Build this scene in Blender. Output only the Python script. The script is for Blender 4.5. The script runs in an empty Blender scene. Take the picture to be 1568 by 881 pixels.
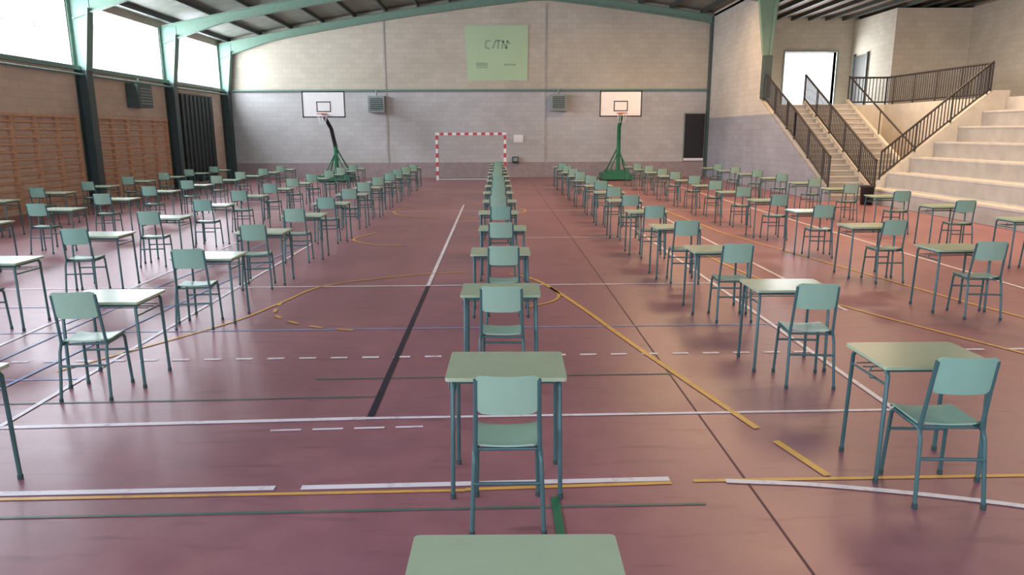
import bpy, math, random
from mathutils import Vector, Matrix
random.seed(7)
R=math.radians
sc=bpy.context.scene
try:
    sc.view_settings.view_transform='Standard'
except Exception: pass

# ---------------- materials ----------------
def new_mat(name):
    m=bpy.data.materials.new(name); m.use_nodes=True
    return m,m.node_tree,m.node_tree.nodes['Principled BSDF']
def simple(name,col,rough=.5,metal=0,var=.08,scale=6,bump=0):
    m,nt,b=new_mat(name)
    b.inputs['Roughness'].default_value=rough; b.inputs['Metallic'].default_value=metal
    tc=nt.nodes.new('ShaderNodeTexCoord'); n=nt.nodes.new('ShaderNodeTexNoise')
    n.inputs['Scale'].default_value=scale; n.inputs['Detail'].default_value=5
    nt.links.new(tc.outputs['Object'],n.inputs['Vector'])
    r=nt.nodes.new('ShaderNodeValToRGB')
    r.color_ramp.elements[0].position=.3; r.color_ramp.elements[1].position=.7
    r.color_ramp.elements[0].color=[max(0,c*(1-var)) for c in col]+[1]
    r.color_ramp.elements[1].color=[min(1,c*(1+var)) for c in col]+[1]
    nt.links.new(n.outputs['Fac'],r.inputs['Fac']); nt.links.new(r.outputs['Color'],b.inputs['Base Color'])
    if bump:
        bp=nt.nodes.new('ShaderNodeBump'); bp.inputs['Strength'].default_value=bump; bp.inputs['Distance'].default_value=.01
        nt.links.new(n.outputs['Fac'],bp.inputs['Height']); nt.links.new(bp.outputs['Normal'],b.inputs['Normal'])
    return m
def linepaint(name,col,under=(.34,.15,.17)):
    # worn court line paint: chips show the floor colour
    m,nt,b=new_mat(name); N=nt.nodes.new; L=nt.links.new
    g=N('ShaderNodeNewGeometry'); n=N('ShaderNodeTexNoise'); n.inputs['Scale'].default_value=7; n.inputs['Detail'].default_value=9; n.inputs['Roughness'].default_value=.7
    L(g.outputs['Position'],n.inputs['Vector'])
    r=N('ShaderNodeValToRGB'); r.color_ramp.elements[0].position=.52; r.color_ramp.elements[1].position=.68
    r.color_ramp.elements[0].color=tuple(col)+(1,)
    r.color_ramp.elements[1].color=tuple(.45*c+.55*u for c,u in zip(col,under))+(1,)
    L(n.outputs['Fac'],r.inputs['Fac']); L(r.outputs['Color'],b.inputs['Base Color']); b.inputs['Roughness'].default_value=.45
    return m
def block_mat(name,cols,axis='x',split=None,rough=.85,contrast=.10):
    m,nt,b=new_mat(name); N=nt.nodes.new; L=nt.links.new
    b.inputs['Roughness'].default_value=rough
    g=N('ShaderNodeNewGeometry'); s=N('ShaderNodeSeparateXYZ'); c=N('ShaderNodeCombineXYZ')
    L(g.outputs['Position'],s.inputs[0]); L(s.outputs['X' if axis=='x' else 'Y'],c.inputs[0]); L(s.outputs['Z'],c.inputs[1])
    br=N('ShaderNodeTexBrick'); br.inputs['Scale'].default_value=1
    br.inputs['Brick Width'].default_value=.42; br.inputs['Row Height'].default_value=.22
    br.inputs['Mortar Size'].default_value=.008; br.inputs['Mortar Smooth'].default_value=.4
    br.inputs['Color1'].default_value=(1,1,1,1); br.inputs['Color2'].default_value=(1-contrast,)*3+(1,)
    br.inputs['Mortar'].default_value=(.78,.78,.78,1)
    L(c.outputs[0],br.inputs['Vector'])
    n=N('ShaderNodeTexNoise'); n.inputs['Scale'].default_value=.5; n.inputs['Detail'].default_value=6
    L(g.outputs['Position'],n.inputs['Vector'])
    rr=N('ShaderNodeValToRGB'); rr.color_ramp.elements[0].position=.3; rr.color_ramp.elements[1].position=.7
    rr.color_ramp.elements[0].color=(.82,.81,.80,1); rr.color_ramp.elements[1].color=(1.0,1.0,1.0,1)
    L(n.outputs['Fac'],rr.inputs['Fac'])
    mx=N('ShaderNodeMix'); mx.data_type='RGBA'; mx.inputs[6].default_value=tuple(cols[0])+(1,); mx.inputs[7].default_value=tuple(cols[1])+(1,)
    if split is None: mx.inputs[0].default_value=0
    else:
        gt=N('ShaderNodeMath'); gt.operation='GREATER_THAN'; gt.inputs[1].default_value=split
        L(s.outputs['Z'],gt.inputs[0]); L(gt.outputs[0],mx.inputs[0])
    m1=N('ShaderNodeMix'); m1.data_type='RGBA'; m1.blend_type='MULTIPLY'; m1.inputs[0].default_value=1
    m2=N('ShaderNodeMix'); m2.data_type='RGBA'; m2.blend_type='MULTIPLY'; m2.inputs[0].default_value=1
    L(mx.outputs[2],m1.inputs[6]); L(br.outputs['Color'],m1.inputs[7])
    L(m1.outputs[2],m2.inputs[6]); L(rr.outputs['Color'],m2.inputs[7]); L(m2.outputs[2],b.inputs['Base Color'])
    bp=N('ShaderNodeBump'); bp.inputs['Strength'].default_value=.3; bp.inputs['Distance'].default_value=.01
    L(br.outputs['Fac'],bp.inputs['Height']); bp.invert=True; L(bp.outputs['Normal'],b.inputs['Normal'])
    return m
def varied(name,c1,c2,rough):
    m,nt,b=new_mat(name); N=nt.nodes.new; L=nt.links.new
    oi=N('ShaderNodeObjectInfo'); mx=N('ShaderNodeMix'); mx.data_type='RGBA'
    mx.inputs[6].default_value=c1+(1,); mx.inputs[7].default_value=c2+(1,)
    L(oi.outputs['Random'],mx.inputs[0])
    tc=N('ShaderNodeTexCoord'); n=N('ShaderNodeTexNoise'); n.inputs['Scale'].default_value=9
    L(tc.outputs['Object'],n.inputs['Vector'])
    mp=N('ShaderNodeMapRange'); mp.inputs[3].default_value=.93; mp.inputs[4].default_value=1.05
    L(n.outputs['Fac'],mp.inputs[0])
    m2=N('ShaderNodeMix'); m2.data_type='RGBA'; m2.blend_type='MULTIPLY'; m2.inputs[0].default_value=1
    L(mx.outputs[2],m2.inputs[6]); L(mp.outputs[0],m2.inputs[7]); L(m2.outputs[2],b.inputs['Base Color'])
    b.inputs['Roughness'].default_value=rough
    return m

M={}
M['desk']=varied('desk_laminate',(.34,.49,.33),(.43,.52,.34),.25)
M['chair']=varied('chair_shell',(.25,.46,.36),(.32,.49,.36),.32)
M['tube']=simple('teal_tube',(.06,.14,.14),.4,.1)
M['foot']=simple('rubber_foot',(.04,.07,.07),.7)
M['green']=simple('green_steel',(.17,.28,.21),.5,0,.05)
M['knee']=simple('green_steel_column',(.16,.27,.22),.55,0,.05)
M['dgreen']=simple('dark_green_steel',(.055,.085,.08),.5)
M['pipe']=simple('pipe_paint',(.16,.27,.23),.5)
M['rail']=simple('railing_steel',(.03,.025,.025),.5)
M['conc']=simple('concrete_pale',(.62,.58,.50),.85,0,.08,3,.15)
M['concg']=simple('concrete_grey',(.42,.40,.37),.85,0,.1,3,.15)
M['wood']=simple('varnished_wood',(.62,.36,.21),.5,0,.15,8)
M['white']=simple('white_paint',(.82,.82,.80),.45,0,.03)
M['red']=simple('red_paint',(.55,.05,.07),.45)
M['black']=simple('black_paint',(.012,.014,.016),.5)
M['bgreen']=simple('stand_green',(.02,.17,.08),.45)
M['orange']=simple('rim_orange',(.6,.16,.05),.45)
M['grey']=simple('grey_box',(.25,.30,.28),.5)
M['roof']=simple('roof_sheet',(.19,.20,.17),.6,.0,.15,2)
M['roofb']=simple('roof_soffit',(.15,.09,.06),.7,.0,.15,2)
M['purlin']=simple('purlin',(.05,.06,.055),.6)
M['plinth']=simple('wall_plinth_paint',(.34,.28,.28),.7,0,.1)
M['screen']=simple('projected_screen',(.46,.62,.38),.6,0,.03,1)
M['screend']=simple('screen_marks',(.27,.40,.27),.6)
M['lw']=linepaint('line_white',(.84,.81,.82))
M['ly']=linepaint('line_yellow',(.76,.45,.09))
M['lb']=linepaint('line_blue',(.30,.44,.70))
M['lg']=linepaint('line_green',(.07,.17,.13))
M['lk']=simple('line_black',(.02,.02,.035),.4)
M['joint']=simple('floor_joint',(.10,.045,.06),.6)
M['frame']=simple('window_frame',(.8,.84,.84),.5)
M['wback']=block_mat('block_back',((.58,.58,.57),(.62,.57,.46)),'x',4.05)
M['wleft']=block_mat('block_left',((.74,.61,.50),(.5,.45,.38)),'y',4.1)
M['wsideR']=block_mat('block_side_right',((.36,.37,.41),(.62,.58,.50)),'y',2.75)
M['wcream']=block_mat('block_cream',((.64,.60,.51),(.6,.56,.47)),'x')
M['wcreamy']=block_mat('block_cream_side',((.62,.59,.51),(.6,.56,.47)),'y')
# floor
m,nt,b=new_mat('floor_red_paint'); N=nt.nodes.new; L=nt.links.new
g=N('ShaderNodeNewGeometry'); n1=N('ShaderNodeTexNoise'); n1.inputs['Scale'].default_value=.35; n1.inputs['Detail'].default_value=7
n2=N('ShaderNodeTexNoise'); n2.inputs['Scale'].default_value=3.5; n2.inputs['Detail'].default_value=9
mpg=N('ShaderNodeMapping'); mpg.inputs['Scale'].default_value=(.9,5,1); mpg.inputs['Rotation'].default_value=(0,0,.6)
n3=N('ShaderNodeTexNoise'); n3.inputs['Scale'].default_value=2.2; n3.inputs['Detail'].default_value=6
L(g.outputs['Position'],n1.inputs['Vector']); L(g.outputs['Position'],n2.inputs['Vector'])
L(g.outputs['Position'],mpg.inputs['Vector']); L(mpg.outputs[0],n3.inputs['Vector'])
r1=N('ShaderNodeValToRGB'); r1.color_ramp.elements[0].position=.32; r1.color_ramp.elements[1].position=.70
r1.color_ramp.elements[0].color=(.30,.135,.155,1); r1.color_ramp.elements[1].color=(.40,.175,.185,1)
r2=N('ShaderNodeValToRGB'); r2.color_ramp.elements[0].position=.35; r2.color_ramp.elements[1].position=.6
r2.color_ramp.elements[0].color=(.86,.86,.87,1); r2.color_ramp.elements[1].color=(1,1,1,1)
r3=N('ShaderNodeValToRGB'); r3.color_ramp.elements[0].position=.28; r3.color_ramp.elements[1].position=.42
r3.color_ramp.elements[0].color=(.74,.74,.76,1); r3.color_ramp.elements[1].color=(1,1,1,1)
L(n1.outputs['Fac'],r1.inputs['Fac']); L(n2.outputs['Fac'],r2.inputs['Fac']); L(n3.outputs['Fac'],r3.inputs['Fac'])
mx=N('ShaderNodeMix'); mx.data_type='RGBA'; mx.blend_type='MULTIPLY'; mx.inputs[0].default_value=1
mx2=N('ShaderNodeMix'); mx2.data_type='RGBA'; mx2.blend_type='MULTIPLY'; mx2.inputs[0].default_value=1
L(r1.outputs['Color'],mx.inputs[6]); L(r2.outputs['Color'],mx.inputs[7]); L(mx.outputs[2],mx2.inputs[6]); L(r3.outputs['Color'],mx2.inputs[7]); L(mx2.outputs[2],b.inputs['Base Color'])
mr=N('ShaderNodeMapRange'); mr.inputs[3].default_value=.28; mr.inputs[4].default_value=.44
L(n2.outputs['Fac'],mr.inputs[0]); L(mr.outputs[0],b.inputs['Roughness'])
M['floor']=m
# glass
m,nt,b=new_mat('window_glass'); N=nt.nodes.new; L=nt.links.new
t=N('ShaderNodeBsdfTransparent'); gl=N('ShaderNodeBsdfGlossy'); gl.inputs['Roughness'].default_value=.1
ms=N('ShaderNodeMixShader'); ms.inputs[0].default_value=.05
L(t.outputs[0],ms.inputs[1]); L(gl.outputs[0],ms.inputs[2]); L(ms.outputs[0],nt.nodes['Material Output'].inputs[0])
M['glass']=m

# ---------------- mesh builder ----------------
class MB:
    def __init__(s): s.v=[];s.f=[];s.m=[];s.mats=[];s.sm=[]
    def mi(s,k):
        if k not in s.mats: s.mats.append(k)
        return s.mats.index(k)
    def add(s,vs,fs,k,smooth=False):
        o=len(s.v); s.v+= [tuple(v) for v in vs]; i=s.mi(k)
        for f in fs: s.f.append([a+o for a in f]); s.m.append(i); s.sm.append(smooth)
    def box(s,x0,x1,y0,y1,z0,z1,k):
        vs=[(x0,y0,z0),(x1,y0,z0),(x1,y1,z0),(x0,y1,z0),(x0,y0,z1),(x1,y0,z1),(x1,y1,z1),(x0,y1,z1)]
        s.add(vs,[(0,3,2,1),(4,5,6,7),(0,1,5,4),(1,2,6,5),(2,3,7,6),(3,0,4,7)],k)
    def prism(s,poly,a0,a1,axis,k):
        n=len(poly)
        def P(p,a):
            if axis=='y': return (p[0],a,p[1])
            if axis=='x': return (a,p[0],p[1])
            return (p[0],p[1],a)
        vs=[P(p,a0) for p in poly]+[P(p,a1) for p in poly]
        fs=[list(range(n)),list(range(2*n-1,n-1,-1))]+[(i,i+n,(i+1)%n+n,(i+1)%n) for i in range(n)]
        s.add(vs,fs,k)
    def tube(s,pts,r,k,seg=8):
        pts=[Vector(p) for p in pts]; rings=[]
        up0=None
        for i,p in enumerate(pts):
            if i==0: d=pts[1]-p
            elif i==len(pts)-1: d=p-pts[i-1]
            else: d=(pts[i+1]-p).normalized()+(p-pts[i-1]).normalized()
            d.normalize()
            if up0 is None:
                up0=Vector((0,0,1)) if abs(d.z)<.9 else Vector((1,0,0))
            u=up0-d*up0.dot(d); u.normalize(); up0=u; w=d.cross(u)
            rings.append([p+(u*math.cos(2*math.pi*j/seg)+w*math.sin(2*math.pi*j/seg))*r for j in range(seg)])
        vs=[q for rg in rings for q in rg]; fs=[]
        for i in range(len(rings)-1):
            for j in range(seg):
                a=i*seg+j; b_=i*seg+(j+1)%seg; fs.append((a,b_,b_+seg,a+seg))
        s.add(vs,fs,k,True)
        s.add(rings[0],[list(range(seg))[::-1]],k); s.add(rings[-1],[list(range(seg))],k)
    def grid(s,fn,nu,nv,k,thick=.01):
        top=[];bot=[]
        for i in range(nu+1):
            for j in range(nv+1):
                p,nm=fn(i/nu,j/nv); p=Vector(p); nm=Vector(nm)
                top.append(p+nm*thick/2); bot.append(p-nm*thick/2)
        n=len(top); W=nv+1; fs=[]
        for i in range(nu):
            for j in range(nv):
                a=i*W+j; fs.append((a,a+1,a+1+W,a+W)); fs.append((n+a,n+a+W,n+a+1+W,n+a+1))
        s.add(top+bot,fs,k,True)
        rim=[i*W for i in range(nu+1)]+[nu*W+j for j in range(1,W)]+[i*W+nv for i in range(nu-1,-1,-1)]+[j for j in range(nv-1,0,-1)]
        vs=[(top+bot)[a] for a in rim]+[(top+bot)[a+n] for a in rim]; q=len(rim)
        s.add(vs,[(i,i+q,(i+1)%q+q,(i+1)%q) for i in range(q)],k)
    def mesh(s,name):
        me=bpy.data.meshes.new(name); me.from_pydata(s.v,[],s.f)
        for k in s.mats: me.materials.append(M[k])
        me.polygons.foreach_set('material_index',s.m); me.polygons.foreach_set('use_smooth',s.sm)
        import bmesh
        bm=bmesh.new(); bm.from_mesh(me); bmesh.ops.recalc_face_normals(bm,faces=bm.faces); bm.to_mesh(me); bm.free()
        me.update(); return me
    def obj(s,name,loc=(0,0,0)):
        o=bpy.data.objects.new(name,s.mesh(name)); o.location=loc; sc.collection.objects.link(o); return o

YB=35.0; XL=-12.7; XR=10.1; XRR=20.0; YF=-5.0; ZS=4.12
def roofz(x):
    if x<=XR:
        d=abs(x-2.1); return 8.55-.1*d-.0037*d*d
    return 7.3
# ---------------- shell ----------------
b=MB(); b.box(-13.2,20.4,YF-.3,YB+4,-.2,0,'floor'); b.obj('floor')
b=MB(); 
DX0,DX1,DZ0,DZ1=13.6,16.05,3.1,5.75
b.box(XL-.3,DX0,YB,YB+.3,0,9,'wback'); b.box(DX1,XRR+.3,YB,YB+.3,0,9,'wcream')
b.box(DX0,DX1,YB,YB+.3,0,DZ0,'wback'); b.box(DX0,DX1,YB,YB+.3,DZ1,9,'wcream')
b.box(XR+.2,DX0,YB-.02,YB,3.1,7.3,'wcream')
b.obj('wall_back')
b=MB(); b.box(XL,XR,YB-.06,YB,0,.72,'plinth'); b.obj('baseboard_back')
b=MB(); b.box(XL-.3,XL,YF-.3,YB,0,ZS,'wleft'); b.box(XL-.3,XL,YF-.3,YB,6.0,6.7,'wleft')
for y in (-1,5,11,17,23,29,35): b.box(XL-.3,XL,y-.22,min(y+.22,35),ZS,6.0,'wleft')
b.box(XL-.3,XL,YF-.3,-1,ZS,6,'wleft')
b.obj('wall_left')
b=MB(); b.box(XR,XR+.2,28.2,YB,0,7.6,'wsideR'); 
b.prism([(28.2,3.35),(28.2,0),(22.0,0),(22.0,.35)],XR,XR+.2,'x','wsideR'); b.obj('wall_right')
b=MB(); b.box(XRR,XRR+.3,YF-.3,YB,0,7.6,'wcreamy'); b.obj('wall_right_stand')
b=MB(); b.box(XL-.3,XRR+.3,YF-.3,YF,0,2.2,'wcream'); b.box(XL-.3,XRR+.3,YF-.3,YF,6.0,9,'wcream')
for x in (-13,-7,-1,5,11,17,20): b.box(x-.2,x+.2,YF-.3,YF,2.2,6,'wcream')
b.obj('wall_front')
# ceiling
b=MB(); xs=[-13.0+i*1.0 for i in range(23)]+[XR]
for i in range(len(xs)-1):
    x0,x1=xs[i],xs[i+1]
    b.add([(x0,YF-.3,roofz(x0)),(x1,YF-.3,roofz(x1)),(x1,YB,roofz(x1)),(x0,YB,roofz(x0)),
           (x0,YF-.3,roofz(x0)+.1),(x1,YF-.3,roofz(x1)+.1),(x1,YB,roofz(x1)+.1),(x0,YB,roofz(x0)+.1)],
          [(0,3,2,1),(4,5,6,7),(0,1,5,4),(1,2,6,5),(2,3,7,6),(3,0,4,7)],'roof')
b.box(XR,XRR+.3,YF-.3,YB,7.3,7.4,'roofb')
b.obj('ceiling')
b=MB()
x=-12.2
while x<9.8:
    z=roofz(x); b.box(x-.04,x+.04,YF,YB,z-.17,z-.02,'purlin'); x+=1.45
x=10.6
while x<20:
    b.box(x-.05,x+.05,YF,YB-.05,7.14,7.3,'purlin'); x+=.8
b.obj('roof_purlin')
# portal frames
for y in (-1,5,11,17,23,29,34.75):
    b=MB()
    xs=[-12.6+i*.75 for i in range(31)]
    xs=[x for x in xs if x<9.9]+[XR-.02]
    def depth(x): return .34+.30*max(0,1-(x+12.6)/2.4)
    for i in range(len(xs)-1):
        x0,x1=xs[i],xs[i+1]; t0=roofz(x0)-.17; t1=roofz(x1)-.17; d0,d1=depth(x0),depth(x1)
        b.prism([(x0,t0),(x1,t1),(x1,t1-d1),(x0,t0-d0)],y-.01,y+.01,'y','green')
        b.prism([(x0,t0),(x1,t1),(x1,t1-.03),(x0,t0-.03)],y-.1,y+.1,'y','green')
        b.prism([(x0,t0-d0),(x1,t1-d1),(x1,t1-d1+.03),(x0,t0-d0+.03)],y-.1,y+.1,'y','green')
    yy=min(y,34.75)
    b.box(XL,XL+.36,yy-.02,yy+.02,0,4,'dgreen'); b.box(XL+.34,XL+.37,yy-.17,yy+.17,0,4,'dgreen'); b.box(XL,XL+.03,yy-.17,yy+.17,0,4,'dgreen')
    zt=roofz(-12.6)-.2
    b.prism([(XL,4),(XL+.37,4),(XL+.60,zt-.3),(XL+.60,zt),(XL,zt)],yy-.03,yy+.03,'y','knee')
    b.prism([(XL+.34,4),(XL+.38,4),(XL+.63,zt-.3),(XL+.59,zt-.3)],yy-.17,yy+.17,'y','knee')
    b.prism([(XL,4),(XL+.03,4),(XL+.03,zt),(XL,zt)],yy-.17,yy+.17,'y','knee')
    if y<28: 
        b.box(XR,XRR,y-.1,y+.1,6.85,7.12,'dgreen')
    b.obj('portal_frame')
b=MB(); b.box(XR,10.38,27.86,28.18,3.36,4.9,'dgreen')
b.prism([(10.05,4.9),(10.3,4.9),(10.45,7.3),(9.7,7.3)],27.9,28.1,'y','green'); b.prism([(10.26,4.9),(10.3,4.9),(10.5,7.3),(10.4,7.3)],27.8,28.18,'y','green')
b.obj('steel_column')
b=MB(); b.box(XR-.1,XR,34.7,34.98,0.0,7.3,'dgreen'); b.obj('steel_column')
b=MB()
for x in (-5.15,2.35): b.box(x-.04,x+.04,YB-.03,YB,.72,7.9,'concg')
b.obj('trim_1')
b=MB(); b.tube([(XL+.45,YB-.1,4.05),(XR-.1,YB-.1,4.05)],.05,'pipe'); 
for x in range(-12,10,2): b.box(x-.03,x+.03,YB-.1,YB,4.02,4.08,'pipe')
b.obj('wall_pipe')
b=MB(); b.box(XL,XL+.14,YF,YB-.2,ZS-.12,ZS,'pipe'); b.tube([(XL+.25,YF,ZS-.26),(XL+.25,YB-.2,ZS-.26)],.035,'pipe'); b.obj('trim_2')
# windows
ys=(-1,5,11,17,23,29,35)
for i in range(6):
    y0,y1=ys[i]+.22,ys[i+1]-.22
    b=MB(); b.box(XL-.16,XL-.15,y0,y1,ZS,6.0,'glass')
    for k in range(0,5):
        yy=y0+(y1-y0)*k/4; b.box(XL-.17,XL-.13,max(y0,yy-.010),min(y1,yy+.010),ZS,6.0,'frame')
    for z in (ZS,5.05,5.96): b.box(XL-.17,XL-.13,y0,y1,z,z+.02,'frame')
    b.obj('window_%d'%(i+1))
b=MB(); b.box(DX0-.08,DX0,YB-.05,YB+.3,DZ0,DZ1+.08,'grey'); b.box(DX1,DX1+.08,YB-.05,YB+.3,DZ0,DZ1+.08,'grey'); b.box(DX0,DX1,YB-.05,YB+.3,DZ1,DZ1+.08,'grey'); b.obj('door_1')
b=MB(); b.box(9.0,9.95,YB-.1,YB-.02,.88,2.95,'black'); b.box(8.96,9.0,YB-.12,YB,.72,3.0,'grey'); b.box(9.0,9.95,YB-.14,YB-.02,.76,.88,'white'); b.box(9.0,9.95,YB-.12,YB,2.95,3.0,'grey'); b.obj('door_2')
b=MB(); b.box(XL,XL+.08,30.0,33.3,0.1,3.7,'black')
for k in range(8): b.box(XL+.08,XL+.12,30.05+k*.41,30.12+k*.41,0.1,3.65,'dgreen')
b.obj('door_3')
# ---------------- wall bars ----------------
def wallbars(y0,y1):
    b=MB(); n=5; w=(y1-y0)/n
    for i in range(n+1):
        y=y0+i*w; b.box(XL+.005,XL+.12,y-.035,y+.035,.1,2.65,'wood')
    for k in range(12):
        z=.25+k*.2; b.box(XL+.06,XL+.115,y0,y1,z-.025,z+.025,'wood')
    b.box(XL+.005,XL+.16,y0,y1,2.58,2.65,'wood')
    b.obj('wall_bars')
for a,c in ((11.4,16.6),(17.4,22.5),(23.5,28.5)): wallbars(a,c)
def heater(x,y,z,side=False):
    b=MB()
    if not side:
        b.box(x-.38,x+.38,y-.42,y,z,z+.75,'grey'); b.box(x-.28,x+.28,y-.44,y-.42,z+.1,z+.65,'dgreen')
        for k in range(6): b.box(x-.28,x+.28,y-.47,y-.44,z+.12+k*.09,z+.15+k*.09,'grey')
        b.tube([(x,y-.2,z+.75),(x,y-.2,z+1.0)],.04,'grey')
    else:
        b.box(x,x+.42,y-.5,y+.5,z,z+.8,'dgreen'); 
        for k in range(6): b.box(x+.42,x+.45,y-.4,y+.4,z+.12+k*.1,z+.16+k*.1,'grey')
        b.tube([(x+.2,y,z+.8),(x+.2,y,z+1.0)],.04,'grey')
    b.obj('unit_heater')
heater(-5.55,YB-.03,3.05); heater(2.95,YB-.03,3.1); heater(XL+.03,26.3,3.0,True)
# projected image with faded lettering
b=MB(); b.add([(-1.3,YB-.03,4.5),(1.5,YB-.03,4.5),(1.55,YB-.03,6.95),(-1.4,YB-.03,6.95)],[(0,1,2,3)],'screen')
def stroke(x0,z0,x1,z1,w=.035):
    d=Vector((x1-x0,0,z1-z0)).normalized(); nn=Vector((-d.z,0,d.x))*w
    A=Vector((x0,YB-.035,z0)); C=Vector((x1,YB-.035,z1))
    b.add([A+nn,A-nn,C-nn,C+nn],[(0,1,2,3)],'screend')
z0=5.92;h=.36
stroke(-.2,z0+h,-.42,z0+h-.03); stroke(-.42,z0+h-.03,-.45,z0+.05); stroke(-.45,z0+.05,-.25,z0)
stroke(-.12,z0,.02,z0+h)
stroke(.02,z0+h,.28,z0+h); stroke(.16,z0+h,.12,z0)
stroke(.32,z0,.36,z0+h); stroke(.36,z0+h,.52,z0); stroke(.52,z0,.56,z0+h); stroke(.56,z0+h,.68,z0+h*.6)
for i in range(6): b.box(-.88+i*.09,-.82+i*.09,YB-.035,YB-.031,5.14,5.30,'screend')
b.box(-.9,-.34,YB-.035,YB-.031,5.06,5.10,'screend')
for i in range(5): b.box(.42+i*.11,.5+i*.11,YB-.035,YB-.031,5.16,5.25,'screend')
b.obj('projection_screen')
b=MB(); b.box(.85,1.3,YB-.03,YB-.001,1.65,2.0,'white'); b.obj('paper_notice')
b=MB(); b.box(.78,1.08,YB-.28,YB-.07,.73,.98,'black'); b.box(.82,1.04,YB-.29,YB-.28,.77,.94,'grey'); b.box(.76,1.10,YB-.29,YB-.062,.69,.73,'black'); b.obj('loudspeaker')
# ---------------- handball goal ----------------
b=MB(); gx=-1.13; gy=33.2
def striped(p0,p1,n,hw=.045):
    p0=Vector(p0);p1=Vector(p1)
    for i in range(n):
        a=p0.lerp(p1,i/n); c=p0.lerp(p1,(i+1)/n)
        lo=[min(a[j],c[j]) for j in range(3)]; hi=[max(a[j],c[j]) for j in range(3)]
        d=[abs(p1[j]-p0[j])>.1 for j in range(3)]
        for j in range(3):
            if not d[j]: lo[j]-=hw; hi[j]+=hw
        b.box(lo[0],hi[0],lo[1],hi[1],lo[2],hi[2],'red' if i%2 else 'white')
striped((gx-1.54,gy,0),(gx-1.54,gy,2.0),10,.055); striped((gx+1.54,gy,0),(gx+1.54,gy,2.0),10,.055)
striped((gx-1.595,gy,2.055),(gx+1.595,gy,2.055),17,.055)
for s in (-1,1):
    x=gx+s*1.54; b.tube([(x,gy,2.0),(x,gy+.6,1.95),(x,gy+1.0,.03),(x,gy,.03)],.02,'grey')
b.tube([(gx-1.54,gy+1.0,.03),(gx+1.54,gy+1.0,.03)],.02,'grey'); b.tube([(gx-1.5,gy,.03),(gx+1.5,gy,.03)],.02,'white')
b.obj('handball_goal')
# ---------------- basketball hoops ----------------
def hoop(x,y,lean):
    b=MB()
    b.box(x-.55,x+.75,y,y+1.6,.05,.30,'bgreen'); b.box(x-.35,x+.55,y+.2,y+1.4,.30,.42,'bgreen')
    for sx in (x-.5,x+.7):
        for sy in (y+.1,y+1.5): b.tube([(sx-.03,sy,.066),(sx+.03,sy,.066)],.06,'black',10)
    px=x+.15
    b.tube([(px,y+.6,.3),(px,y+.55,1.6)],.09,'bgreen',10)
    b.tube([(px,y+.55,1.5),(px-.02-lean*.3,y+.45,2.3),(px-lean*.8,y+.1,2.75),(x,y-.55,3.2)],.085,'black' if lean else 'bgreen',10)
    b.tube([(px-.45,y+1.3,.35),(px,y+.6,1.5)],.03,'bgreen'); b.tube([(px+.45,y+1.3,.35),(px,y+.6,1.5)],.03,'bgreen')
    b.tube([(px-.45,y+.2,.35),(px,y+.55,1.3)],.03,'bgreen'); b.tube([(px+.45,y+.2,.35),(px,y+.55,1.3)],.03,'bgreen')
    b.tube([(x-.5,y-.55,3.0),(x,y-.2,2.9),(x+.5,y-.55,3.0)],.03,'bgreen')
    yb=y-.6
    b.box(x-.9,x+.9,yb-.03,yb,2.75,3.83,'white')
    for (a0,a1,c0,c1) in ((-.9,.9,2.82,2.87),(-.9,.9,3.85,3.9),(-.9,-.85,2.82,3.9),(.85,.9,2.82,3.9),(-.3,.3,3.05,3.09),(-.3,.3,3.44,3.48),(-.3,-.26,3.05,3.48),(.26,.3,3.05,3.48)):
        b.box(x+a0,x+a1,yb-.036,yb-.03,c0-.07,c1-.07,'black')
    pts=[(x+.225*math.cos(t*math.pi/8),yb-.38+.225*math.sin(t*math.pi/8),2.9) for t in range(17)]
    b.tube(pts,.015,'orange',6); b.box(x-.08,x+.08,yb-.17,yb-.03,2.85,2.92,'orange')
    for t in range(8):
        a=t*math.pi/4; b.tube([(x+.225*math.cos(a),yb-.38+.225*math.sin(a),2.9),(x+.12*math.cos(a+.4),yb-.38+.12*math.sin(a+.4),2.5)],.006,'white',4)
    b.obj('basketball_hoop')
hoop(-7.22,31.9,.35); hoop(5.32,32.0,0)
# ---------------- bleachers, stairs, landing ----------------
PX=14.85
b=MB()
for i in range(6):
    x=11.25+.68*i; z=.4+.45*i
    b.box(x,XRR-.01,-4.6,21.9,z-.45 if i else 0,z,'conc')
    b.box(x-.03,x+.33,-4.6,21.9,z,z+.05,'conc')
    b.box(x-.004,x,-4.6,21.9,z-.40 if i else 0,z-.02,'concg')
b.box(15.33,XRR-.01,-4.6,21.9,2.65,3.1,'conc')
b.obj('concrete_bleachers')
b=MB(); b.prism([(11.72,0),(11.72,.6),(PX+.05,3.3),(15.4,3.3),(15.4,0)],21.92,22.1,'y','conc'); b.obj('wall_bleacher_end')
b=MB(); b.box(PX,XRR-.01,22.12,YB-.06,0,3.1,'conc'); b.box(XR+.21,PX,28.01,YB-.06,2.8,3.1,'conc'); b.box(13.5,PX,28.01,28.2,0,2.8,'conc'); b.obj('upper_landing')
def stairs(x0,x1):
    b=MB(); n=18
    for i in range(n):
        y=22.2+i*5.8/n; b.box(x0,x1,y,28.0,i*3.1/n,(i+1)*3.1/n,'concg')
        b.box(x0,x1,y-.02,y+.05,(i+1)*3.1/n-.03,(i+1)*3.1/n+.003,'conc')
    b.obj('concrete_stairs')
stairs(XR+.21,11.68)
stairs(11.8,13.35)
b=MB(); b.prism([(28.0,3.25),(28.0,0),(22.2,0),(22.2,.25)],11.69,11.79,'x','conc'); 
b.prism([(28.0,3.3),(28.0,0),(22.2,0),(22.2,.3)],13.36,13.48,'x','conc'); b.obj('stair_parapet')
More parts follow.
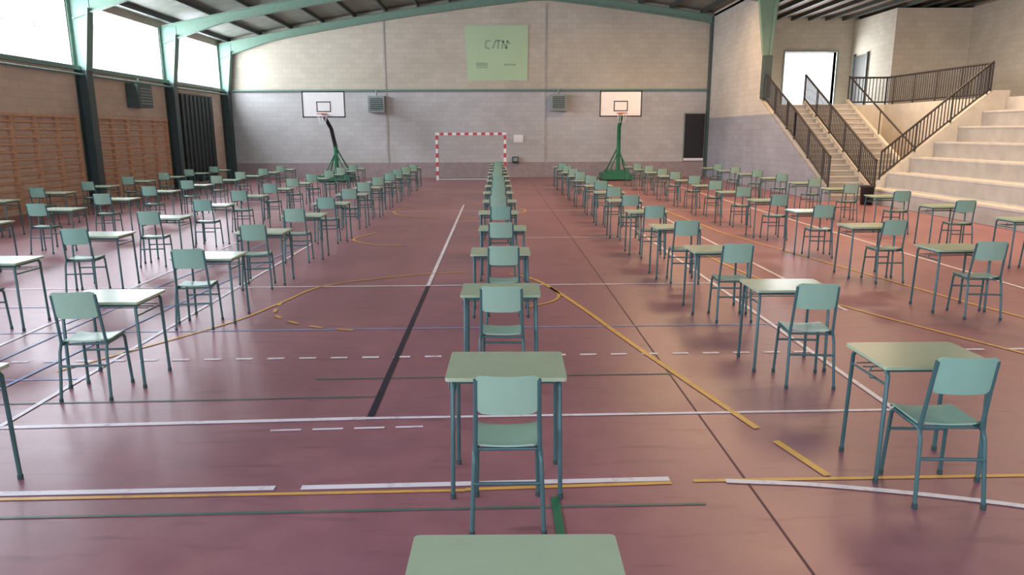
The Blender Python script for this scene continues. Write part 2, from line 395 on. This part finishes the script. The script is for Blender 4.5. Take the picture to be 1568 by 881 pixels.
def railing(pts,h=.95,sp=.13,k='rail'):
    b=MB()
    for a,c in zip(pts[:-1],pts[1:]):
        a=Vector(a);c=Vector(c); up=Vector((0,0,h))
        b.tube([a+up,c+up],.035,k); b.tube([a+Vector((0,0,.1)),c+Vector((0,0,.1))],.028,k)
        n=max(2,int((c-a).length/sp))
        for i in range(n+1):
            p=a.lerp(c,i/n); post=(i%10==0 or i==n)
            b.tube([p,p+up] if post else [p+Vector((0,0,.1)),p+up],.03 if post else .017,k,6 if post else 5)
    b.obj('stair_railing')
railing([(XR+.1,28.0,3.3),(XR+.1,24.9,1.85),(XR+.1,22.05,.4)])
railing([(11.74,28.0,3.25),(11.74,22.25,.28)])
railing([(PX+.05,22.2,3.1),(PX+.05,28.05,3.1),(13.45,28.05,3.1)],1.0)
railing([(11.75,22.01,.65),(PX,22.01,3.28)],.85)
b=MB(); b.tube([(13.42,28.0,4.15),(13.42,23.5,1.75),(13.42,22.4,1.2)],.03,'rail')
for y,z in ((28,3.3),(25.5,2.0),(22.7,.55)): b.tube([(13.42,y,z),(13.42,y,z+.85)],.02,'rail')
b.obj('handrail')
b=MB(); b.box(16.75,16.9,31.45,YB-.07,3.105,7.13,'wcreamy'); b.box(16.75,XRR-.01,31.3,31.45,3.105,7.13,'wcream'); b.obj('wall_upper_room')
b=MB(); b.box(16.68,16.748,33.4,34.5,3.1,5.5,'black'); b.box(16.66,16.748,33.3,33.4,3.1,5.6,'dgreen'); b.box(16.66,16.748,34.5,34.6,3.1,5.6,'dgreen'); b.obj('door_4')
# litter bin
b=MB()
pr=[(.17,0),(.19,.5),(.21,.52),(.21,.56),(.18,.56),(.17,.5),(.15,.03)]
seg=20; vs=[];fs=[]
for r_,z in pr:
    for j in range(seg): vs.append((r_*math.cos(2*math.pi*j/seg),r_*math.sin(2*math.pi*j/seg),z))
for i in range(len(pr)-1):
    for j in range(seg): a=i*seg+j;c=i*seg+(j+1)%seg; fs.append((a,c,c+seg,a+seg))
fs.append(list(range(seg))); fs.append(list(range((len(pr)-1)*seg,len(pr)*seg)))
b.add(vs,fs,'black',True); b.obj('litter_bin',(10.85,20.9,0))

# ---------------- floor markings ----------------
b=MB()
def strip(pts,w,k,z=.004):
    P=[Vector((p[0],p[1],0)) for p in pts]; vs=[]
    for i,p in enumerate(P):
        if i==0: d=P[1]-p
        elif i==len(P)-1: d=p-P[i-1]
        else: d=(P[i+1]-p).normalized()+(p-P[i-1]).normalized()
        d.normalize(); nn=Vector((-d.y,d.x,0))*w/2
        vs+=[(p.x+nn.x,p.y+nn.y,z),(p.x-nn.x,p.y-nn.y,z)]
    b.add(vs,[(2*i,2*i+1,2*i+3,2*i+2) for i in range(len(P)-1)],k)
def dash(p0,p1,on,per,w,k,z=.004):
    p0=Vector(p0);p1=Vector(p1);Ln=(p1-p0).length;d=(p1-p0)/Ln;t=0
    while t<Ln: strip([p0+d*t,p0+d*min(Ln,t+on)],w,k,z); t+=per
def smooth(pts,n=10):
    out=[];P=[Vector(p) for p in pts];P=[P[0]*2-P[1]]+P+[P[-1]*2-P[-2]]
    for i in range(1,len(P)-2):
        for j in range(n):
            t=j/n;a,b_,c,d=P[i-1],P[i],P[i+1],P[i+2]
            out.append(.5*((2*b_)+(c-a)*t+(2*a-5*b_+4*c-d)*t*t+(3*b_-a-3*c+d)*t**3))
    out.append(P[-2]); return out
strip([(-3.72,5.02),(-1,5.12)],.055,'lw'); strip([(-1,5.12),(3.1,5.17)],.04,'lw')
strip([(-.97,5.15),(-.97,9.9)],.05,'lk',.005); strip([(-.97,9.9),(-.97,21.5)],.055,'lw',.005)
strip([(-8,9.9),(3.1,9.95)],.05,'lw')
strip([(-3.67,5.02),(-3.6,14)],.045,'lw',.006); strip([(3.07,5.15),(3.07,16)],.05,'lw',.006)
strip([(-5.05,4),(-5.15,16)],.05,'lw',.006)
strip([(-4.3,4.2),(-3.75,14)],.03,'lb',.007); strip([(-4.9,8),(-4.5,14)],.03,'lb',.007)
strip([(-4.75,5.2),(-4.7,9.9)],.025,'lb',.007); strip([(-6.4,8.8),(-3.7,8.85)],.03,'lb',.007)
dash((-4.6,6.60),(3.1,6.68),.16,.30,.05,'lw'); dash((4.5,6.7),(7,6.7),.3,.5,.05,'lw')
strip([(-6,7.6),(3.4,7.72)],.03,'lb'); strip([(-6,6.0),(-3.6,6.1)],.03,'lb'); strip([(-1.6,6.02),(1.6,6.07)],.025,'lg'); strip([(-4,5.5),(-1,5.58)],.025,'lg')
strip([(-4,3.72),(1.2,3.78)],.022,'lg'); strip([(.33,3.4),(.33,3.88)],.05,'bgreen',.006)
strip([(-5,3.98),(-1.36,4.04)],.055,'lw'); strip([(-1.2,4.04),(1.06,4.09)],.055,'lw')
strip([(-5,3.92),(-.2,3.98)],.03,'ly'); strip([(-.2,3.99),(1.06,4.04)],.035,'ly'); strip([(1.2,4.06),(8,4.1)],.035,'ly')
strip(smooth([(1.4,4.05),(2.05,3.96),(3.0,3.70),(4.2,3.2)]),.05,'lw',.006)
dash((-1.65,4.91),(-.55,4.95),.22,.3,.03,'lw')
strip(smooth([(.2,10.75),(.5,10.4),(.74,9.75),(1.05,8.5),(1.38,6.95),(1.88,4.84)]),.055,'ly',.006)
strip([(1.93,4.62),(2.06,4.1)],.055,'ly',.006)
strip(smooth([(.74,9.75),(.82,9.3),(.7,8.9),(.35,8.6)]),.04,'ly',.006)
strip(smooth([(-4.0,6.3),(-3.06,7.95),(-2.75,8.95),(-2.4,10.0),(-1.2,10.75),(-.5,10.9)]),.04,'ly',.006)
pp=smooth([(-2.75,8.95),(-2.62,8.3),(-2.1,7.8),(-1.4,7.55)],4)
for i in range(0,len(pp)-1,2): strip([pp[i],pp[i+1]],.045,'ly',.007)
strip(smooth([(5.6,5.5),(5.07,6.6),(4.26,8.55),(3.8,10.5),(3.6,13)]),.045,'ly',.006)
strip([(6.3,7),(5.9,8.6),(4.8,15.2),(4.6,20)],.045,'ly',.006)
strip([(4.2,8.3),(4.2,24)],.05,'lw',.005); strip([(7.2,8),(7.2,30)],.05,'lw',.005)
strip([(0.3,14.6),(3,14.6)],.05,'lw'); strip([(-9,19.8),(9,19.8)],.05,'lw')
circ=[(-1+1.8*math.cos(t*math.pi/24),19.8+1.8*math.sin(t*math.pi/24)) for t in range(49)]; strip(circ,.05,'ly',.006)
strip(smooth([(-2.6,15.5),(-2.9,14.5),(-2.4,13.8),(-1.8,13.6)]),.05,'ly',.006)
arc=[(-1.1+6*math.cos(t*math.pi/24),33.2-6*math.sin(t*math.pi/24)) for t in range(25)]; strip(arc,.05,'ly',.007)
strip([(1.53,-4),(1.53,31)],.012,'joint',.003)
b.obj('court_line_markings')

# ---------------- furniture ----------------
def desk_mesh():
    b=MB(); W,D,zt=.345,.25,.755
    poly=[]; r=.018
    for cx,cy,a0 in ((W-r,D-r,0),(-W+r,D-r,90),(-W+r,-D+r,180),(W-r,-D+r,270)):
        for j in range(4): a=R(a0+j*30); poly.append((cx+r*math.cos(a),cy+r*math.sin(a)))
    b.prism(poly,zt-.022,zt,'z','desk')
    lx,ly=W-.04,D-.035; t=.0135
    for sx in (-1,1):
        pts=[(sx*(lx+.01),-ly-.01,0.012),(sx*lx,-ly,zt-.07),(sx*lx,-ly+.03,zt-.037),(sx*lx,ly-.03,zt-.037),(sx*lx,ly,zt-.07),(sx*(lx+.01),ly+.01,0.012)]
        b.tube(pts,t,'tube')
        for sy in (-1,1): b.tube([(sx*(lx+.01),sy*(ly+.01),0),(sx*(lx+.01),sy*(ly+.01),.03)],.017,'foot')
        b.tube([(sx*lx,-ly+.0,zt-.13),(sx*lx,ly,zt-.13)],.008,'tube',6)
    b.tube([(-lx,ly-.02,zt-.045),(lx,ly-.02,zt-.045)],.011,'tube'); b.tube([(-lx,-ly+.03,zt-.045),(lx,-ly+.03,zt-.045)],.011,'tube')
    for yy in (0,.08,.16): b.tube([(-lx,yy,zt-.11),(lx,yy,zt-.11)],.004,'tube',5)
    b.tube([(-lx-.01,-.05,zt-.06),(-lx-.035,-.06,zt-.1),(-lx-.03,-.08,zt-.13),(-lx-.005,-.09,zt-.12)],.005,'tube',5)
    return b.mesh('school_desk')
def chair_mesh():
    b=MB(); t=.0125
    def seat(u,v):
        x=(u-.5)*.35; y=-.16+v*.36; ed=max(0,(v-.8)/.2); bk=max(0,(.15-v)/.15)
        z=.478-.012*math.cos((u-.5)*math.pi)-.022*ed**2+.012*bk**2
        cu=abs(u-.5)*2
        if cu>.8: y=y if .1<v<.9 else (-.16+.015*(cu-.8)/.2 if v<.5 else .20-.02*(cu-.8)/.2)
        return (x,y,z),(0,0,1)
    b.grid(seat,10,10,'chair',.011)
    def back(u,v):
        x=(u-.5)*.312*(1+.03*v); z=.685+v*.222; cu=(u-.5)*2
        y=-.205-.03*(1-cu*cu)-.04*v
        if abs(cu)>.85:
            k=(abs(cu)-.85)/.15
            z=z-(.012*k if v>.9 else 0)+(.012*k if v<.1 else 0)
        return (x,y,z),(0,-1,.15)
    b.grid(back,14,6,'chair',.011)
    for s in (-1,1):
        b.tube([(s*.162,-.240,.880),(s*.165,-.205,.70),(s*.170,-.175,.52),(s*.172,-.165,.46)],t,'tube')
        b.tube([(s*.174,-.12,.46),(s*.176,-.175,.45),(s*.178,-.195,.40),(s*.192,-.245,.015)],t,'tube')
        b.tube([(s*.174,-.175,.46),(s*.172,0,.453),(s*.166,.14,.451),(s*.17,.165,.425),(s*.182,.19,.015)],t,'tube')
        for y,x in ((-.245,.192),(.19,.182)): b.tube([(s*x,y,0),(s*x,y,.03)],.016,'foot')
    b.tube([(-.183,-.213,.29),(.183,-.213,.29)],.010,'tube'); b.tube([(-.17,.10,.45),(.17,.10,.45)],.010,'tube')
    b.tube([(-.174,-.13,.45),(.174,-.13,.45)],.010,'tube')
    b.tube([(-.175,.175,.31),(.175,.175,.31)],.010,'tube')
    return b.mesh('school_chair')
dm=desk_mesh(); cm=chair_mesh()
def place(x,y,cx=0,cy=-.12,rot=0):
    o=bpy.data.objects.new('school_desk',dm); o.location=(x+random.uniform(-.03,.03),y+.25,0); o.rotation_euler=(0,0,R(random.uniform(-1.5,1.5))); sc.collection.objects.link(o)
    c=bpy.data.objects.new('school_chair',cm); c.location=(x+cx+random.uniform(-.03,.03),y+cy+random.uniform(-.03,.03),0); c.rotation_euler=(0,0,R(rot+random.uniform(-4,4))); sc.collection.objects.link(c)
cols=[(.06,1.74,15,2.115,-.01,-.11,0),(2.64,3.98,13,2.09,.02,-.1,-3),(-3.30,3.74,13,2.09,-.01,-.03,6),(-5.5,7.7,11,2.08,-.05,-.1,4),
      (-8.1,11.2,9,2.1,-.08,-.1,4),(-10.5,15.1,7,2.1,-.06,-.1,3),(5.5,8.15,11,2.06,.06,-.1,-4),(8.35,10.9,9,2.1,.06,-.1,-4)]
for x,y0,n,st,cx,cy,rot in cols:
    for k in range(n):
        if y0+k*st>30.9 and abs(x)>1: continue
        R1=(x==2.64 and k==0)
        place(x,y0+k*st,-.07 if R1 else cx,-.2 if (x==2.64 and k==1) else (-.02 if R1 else cy),rot)

# ---------------- lights ----------------
def area(name,loc,rot,sx,sy,p,col):
    l=bpy.data.lights.new(name,'AREA'); l.shape='RECTANGLE'; l.size=sx; l.size_y=sy; l.energy=p; l.color=col
    o=bpy.data.objects.new(name,l); o.location=loc; o.rotation_euler=[R(a) for a in rot]; sc.collection.objects.link(o); return o
for i in range(6):
    yc=(ys[i]+ys[i+1])/2
    area('daylight_window',(XL-.4,yc,5.0),(0,-90,0),2.4,5.9,1000,(.84,.90,1) if yc>12 else (.70,.76,1))
for x,p in ((-8,620),(0,430),(8,230)): area('added_cool_fill',(x,YF-.45,4.1),(90,0,0),5.6,3.8,p,(.68,.74,1))  # unseen cool area lights added behind the camera as fill
area('daylight_door',(14.8,YB+.5,4.4),(-90,0,0),2.4,2.7,350,(1,1,1))
for y in (8,16,24): area('added_warm_area',(13,y,6.8),(0,-15,0),2.6,2.6,420,(1,.70,.45))  # warm area lights added out of view to warm the right side
for y in (14,21,28): area('added_warm_area',(6.5,y,7.3),(0,0,0),2.4,2.4,360,(1,.64,.36))  # further added warm areas without fixtures, tinting the far right floor
w=bpy.data.worlds.new('world'); sc.world=w; w.use_nodes=True
w.node_tree.nodes['Background'].inputs[0].default_value=(.9,.95,1,1); w.node_tree.nodes['Background'].inputs[1].default_value=2.0
# ---------------- camera ----------------
cd=bpy.data.cameras.new('camera'); cd.sensor_width=36; cd.lens=25.26
co=bpy.data.objects.new('camera',cd); sc.collection.objects.link(co)
co.matrix_world=Matrix.Translation((0,0,2.11))@Matrix.Rotation(R(-1.22),4,'Z')@Matrix.Rotation(R(90-12.18),4,'X')@Matrix.Rotation(R(-.2),4,'Z')
sc.camera=co
